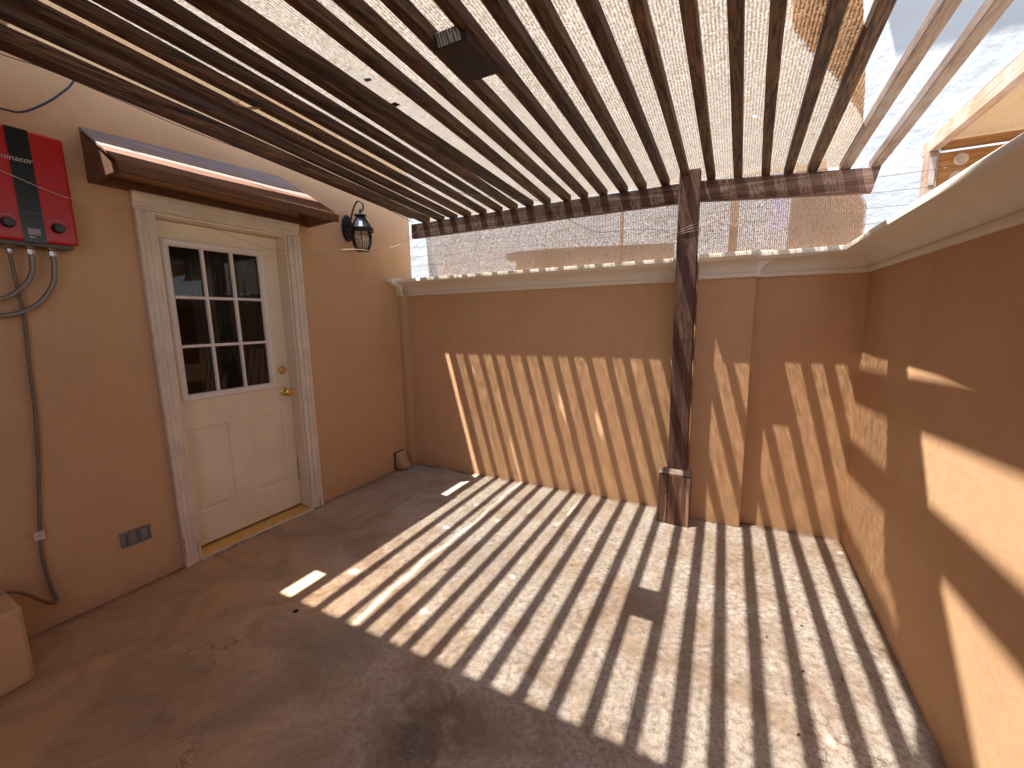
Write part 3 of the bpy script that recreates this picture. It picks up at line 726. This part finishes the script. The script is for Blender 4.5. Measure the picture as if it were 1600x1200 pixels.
# ---------------------------------------------------------------- water heater
ht = thing('water_heater', 'red gas water heater with a black stripe on the wall left of the door', 'water heater', (0, .45, 1.8))
MB().box(.001, .118, .318, .602, 1.803, 2.268).build('case', m_red, ht, bevel=.012, seg=3)
MB().box(.1175, .1215, .425, .493, 1.800, 2.266).build('stripe', m_blackp, ht, bevel=.001)
for y in (.385, .535):
    k = MB().lathe([(0, .12), (.020, .12), (.022, .124), (.019, .140), (.016, .143), (.0, .143)], (0, y, 1.872), 20, 'X').build('knob', m_blackp, ht, smooth=True)
    sc_ = MB(); 
    pts = [(.1195, y+.031*math.cos(a), 1.875+.031*math.sin(a)) for a in [R(35+110*i/12) for i in range(13)]]
    sc_.tube(pts, .0009, 4); sc_.build('dial_mark', m_lett, ht)
MB().box(.1216, .1228, .440, .478, 1.832, 1.858).build('display', m_lcd, ht)
MB().box(.1216, .1224, .442, .460, 1.820, 1.824).build('button', m_lett, ht)
MB().box(.010, .100, .335, .585, 1.788, 1.8025).build('underside', m_grey2, ht)
mt4 = Matrix(((0, 0, 1, .1225), (1, 0, 0, -.018), (0, 1, 0, 2.140-1.8), (0, 0, 0, 1)))
text_mesh('lettering', 'Aminacor', .030, m_lett, ht, mt4, .0006, .25)
mt5 = Matrix(((0, 0, 1, .1222), (1, 0, 0, .008), (0, 1, 0, 1.925-1.8), (0, 0, 0, 1)))
text_mesh('lettering', 'Z Eco', .014, plain('dim_print', (.12, .13, .13), .4), ht, mt5, .0003)
def hose(name, label, ys, pts, r, mat):
    t = thing(name, label, 'hose', (.06, ys, 1.78))
    MB().lathe([(0, 1.800), (.014, 1.800), (.014, 1.785), (.010, 1.782), (.013, 1.775), (.013, 1.755), (.0, 1.753)], (.062, ys, 0), 6).build('fitting', m_chrome, t)
    MB().tube(smooth_path(pts, 8), r, 10).build('tube', mat, t, smooth=True)
    return t
hose('flexible_hose', 'longer braided hose looping low beneath the heater from its right fitting', .520, [(.062,.520,1.76),(.062,.520,1.72),(.060,.505,1.63),(.050,.455,1.545),(.040,.390,1.50),(.035,.330,1.487),(.033,.200,1.485)], .0105, m_hose)
hose('flexible_hose', 'shorter braided hose curving under the heater from its middle fitting', .452, [(.062,.452,1.76),(.062,.450,1.70),(.058,.430,1.64),(.050,.385,1.585),(.045,.330,1.555),(.040,.200,1.540)], .0100, m_hose)
gas = thing('gas_tube', 'thin brown tube running down the wall from the heater to the step', 'tube', (.02, .39, 1.78))
MB().lathe([(0, 1.800), (.018, 1.800), (.020, 1.785), (.012, 1.778), (.016, 1.765), (.010, 1.75), (.0, 1.748)], (.05, .392, 0), 12).build('fitting', m_chrome, gas, smooth=True)
TP = .325
MB().tube(smooth_path([(.050,.392,1.75),(.035,.397,1.66),(.018,.405,1.47),(.016,.393,1.25),(.016,.385,1.06),(.016,.362,.80),(.016,.350,.70),(.016,.325,.47),(.016,.318,.36),(.018,.326,.20),(.020,.335,.128),(.045,.30,.15),(.12,.20,TP-.035),(.20,.10,TP+.010),(.22,-.05,TP+.010),(.18,-.30,TP+.010)], 8), .0075, 8).build('tube', m_pipe, gas, smooth=True)
MB().box(.024, .027, .302, .338, .452, .492).build('paper_tag', m_tag, gas)

# ---------------------------------------------------------------- switch plate, vent, step
sw_ = thing('outlet_plate', 'grey double outlet plate low on the wall left of the door', 'outlet', (0, .668, .29))
MB().box(.001, .010, .603, .735, .252, .338).build('plate', m_grey, sw_, bevel=.003)
for y in (.648, .700): MB().box(.0102, .020, y-.017, y+.017, .266, .326).build('rocker', m_grey, sw_, bevel=.004)
for y in (.625, .674, .722): MB().box(.0101, .0112, y-.003, y+.003, .262, .330).build('groove', m_grey2, sw_)
vt = thing('vent_hood', 'small tan wedge shaped vent hood on the wall by the far left corner', 'vent', (0, 2.71, .1))
MB().box(.001, .010, 2.650, 2.775, .012, .180).build('backplate', m_dark, vt)
MB().prism([(.0102, .022), (.105, .022), (.105, .045), (.030, .172), (.0102, .172)], 'Y', 2.662, 2.770).build('hood', m_wall, vt, bevel=.003)
m = MB()
poly = [(.0, -.9), (.37, -.9), (.377, -.3), (.377, .10), (.372, .15), (.350, .165), (.20, .168), (.0, .168)]
tag(m.prism(poly, 'Z', 0, TP).build('step', m_wall, bevel=.012, seg=3), 'low tan stucco step in the near left corner with the tube over it', 'step')

# ---------------------------------------------------------------- cables and strings
tag(MB().tube(smooth_path([(.05,.20,2.33),(.05,.444,2.350),(.05,.495,2.355),(.05,.541,2.385),(.05,.60,2.44),(.05,.645,2.492),(.05,.685,2.545),(.05,.72,2.62),(.06,.75,2.75)], 8), .0042, 8).build('cable', m_cable, smooth=True), 'thick black cable sagging in a curve above the red heater', 'cable')
tag(MB().tube(smooth_path([(.05,.20,2.575),(.05,.473,2.572),(.05,.605,2.577),(.05,.80,2.560),(.10,1.2,2.50),(.30,1.9,2.40),(.34,2.72,2.27)], 8), .0022, 6).build('cable', m_cable, smooth=True), 'thin dark cable running along under the first slat', 'cable')
st = [(.12,.20,2.13),(.12,.392,2.078),(.13,.554,2.019),(.12,.68,2.012),(.12,.782,2.037),(.12,.95,2.035),(.12,1.152,1.998),(.12,1.36,1.945),(.12,1.565,1.912),(.14,1.8,1.93),(.27,2.06,1.97),(.30,2.30,1.99),(.26,2.6,2.08),(.29,2.76,2.19),(.33,2.795,2.25)]
tag(MB().tube(smooth_path(st, 6), .0018, 5).build('string', m_twine, smooth=True), 'thin pale string strung from the heater past the door and lantern to the beam', 'string')
st2 = [(.95,1.75,2.345),(1.0,2.05,2.318),(1.15,2.35,2.300),(1.35,2.55,2.290),(1.55,2.66,2.270),(1.75,2.72,2.13),(1.95,2.74,2.03),(2.08,2.74,2.022),(2.20,2.74,2.018),(2.36,2.73,2.00),(2.44,2.70,1.965),(2.485,2.696,1.95)]
tag(MB().tube(smooth_path(st2, 6), .0018, 5).build('string', m_wire, smooth=True), 'thin dark wire sagging from the slats to the pergola post', 'string')
kn = MB()
for k in range(3):
    z = 1.945+k*.012
    kn.tube([(2.483, 2.697, z), (2.55, 2.6945, z+.012+k*.004), (2.611, 2.697, z+.02+k*.008), (2.612, 2.80, z+.01)], .0016, 5)
kn.tube(smooth_path([(2.440, 2.70, 1.96), (2.425, 2.70, 1.90), (2.415, 2.70, 1.86), (2.43, 2.70, 1.84), (2.445, 2.70, 1.87), (2.440, 2.70, 1.93)], 5), .0014, 5)
tag(kn.build('wire_tie', m_twine), 'pale wire tied round the upper pergola post with a hanging loop', 'wire')
rp = MB()
for k in range(5):
    rp.tube(smooth_path([(.80+.006*k, .955+.01*k, 2.425), (.805+.004*k, .985, 2.41), (.83, 1.02+.004*k, 2.405), (.838+.003*k, 1.045+.006*k, 2.415)], 4), .002, 5)
tag(rp.build('frayed_rope', m_rope), 'short frayed pale rope end hanging from a left slat', 'rope')

# ---------------------------------------------------------------- floor hole and litter
tag(MB().lathe([(0, .0025), (.012, .0025), (.014, .0015), (.014, .0005), (0, .0005)], (.969, .91, 0), 16).build('floor_hole', m_hole, smooth=True), 'small round dark hole in the concrete near the white sun patch', 'hole')
ch_ = MB()
for i in range(230):
    t = random.random()
    if t < .35: x, y = random.uniform(2.2, 3.3), random.uniform(.9, 2.3)
    elif t < .6: x, y = random.uniform(.15, .9), random.uniform(.6, 2.6)
    else: x, y = random.uniform(.3, 3.4), random.uniform(.4, 2.85)
    r = random.choice((.0012, .002, .003, .0042)); a = random.uniform(0, 6)
    ch_.add([(x+r*math.cos(a+k*2.1)*random.uniform(.6, 1.3), y+r*math.sin(a+k*2.1)*random.uniform(.6, 1.3), .0015+.001*(k % 2)) for k in range(3)], [(0,1,2)])
o = ch_.build('paint_chips', m_chip); o['kind'] = 'stuff'; o['label'] = 'scattered pale paint chips on the concrete floor'; o['category'] = 'litter'
lf = MB()
for (x, y) in ((2.28,1.95),(3.05,1.75),(3.17,1.60),(3.30,1.62),(3.12,1.28),(2.06,2.35),(3.2,1.9),(2.6,2.1),(1.75,2.55)):
    a = random.uniform(0, 6); r = .010
    lf.add([(x+r*math.cos(a), y+r*math.sin(a), .001), (x+.4*r*math.cos(a+1.5), y+.4*r*math.sin(a+1.5), .006), (x-r*math.cos(a), y-r*math.sin(a), .002), (x+.4*r*math.cos(a-1.5), y+.4*r*math.sin(a-1.5), .005)], [(0,1,2,3)])
o = lf.build('dry_leaf_bits', m_leafd); o['kind'] = 'stuff'; o['label'] = 'dark dry leaf bits on the sunlit concrete'; o['category'] = 'litter'
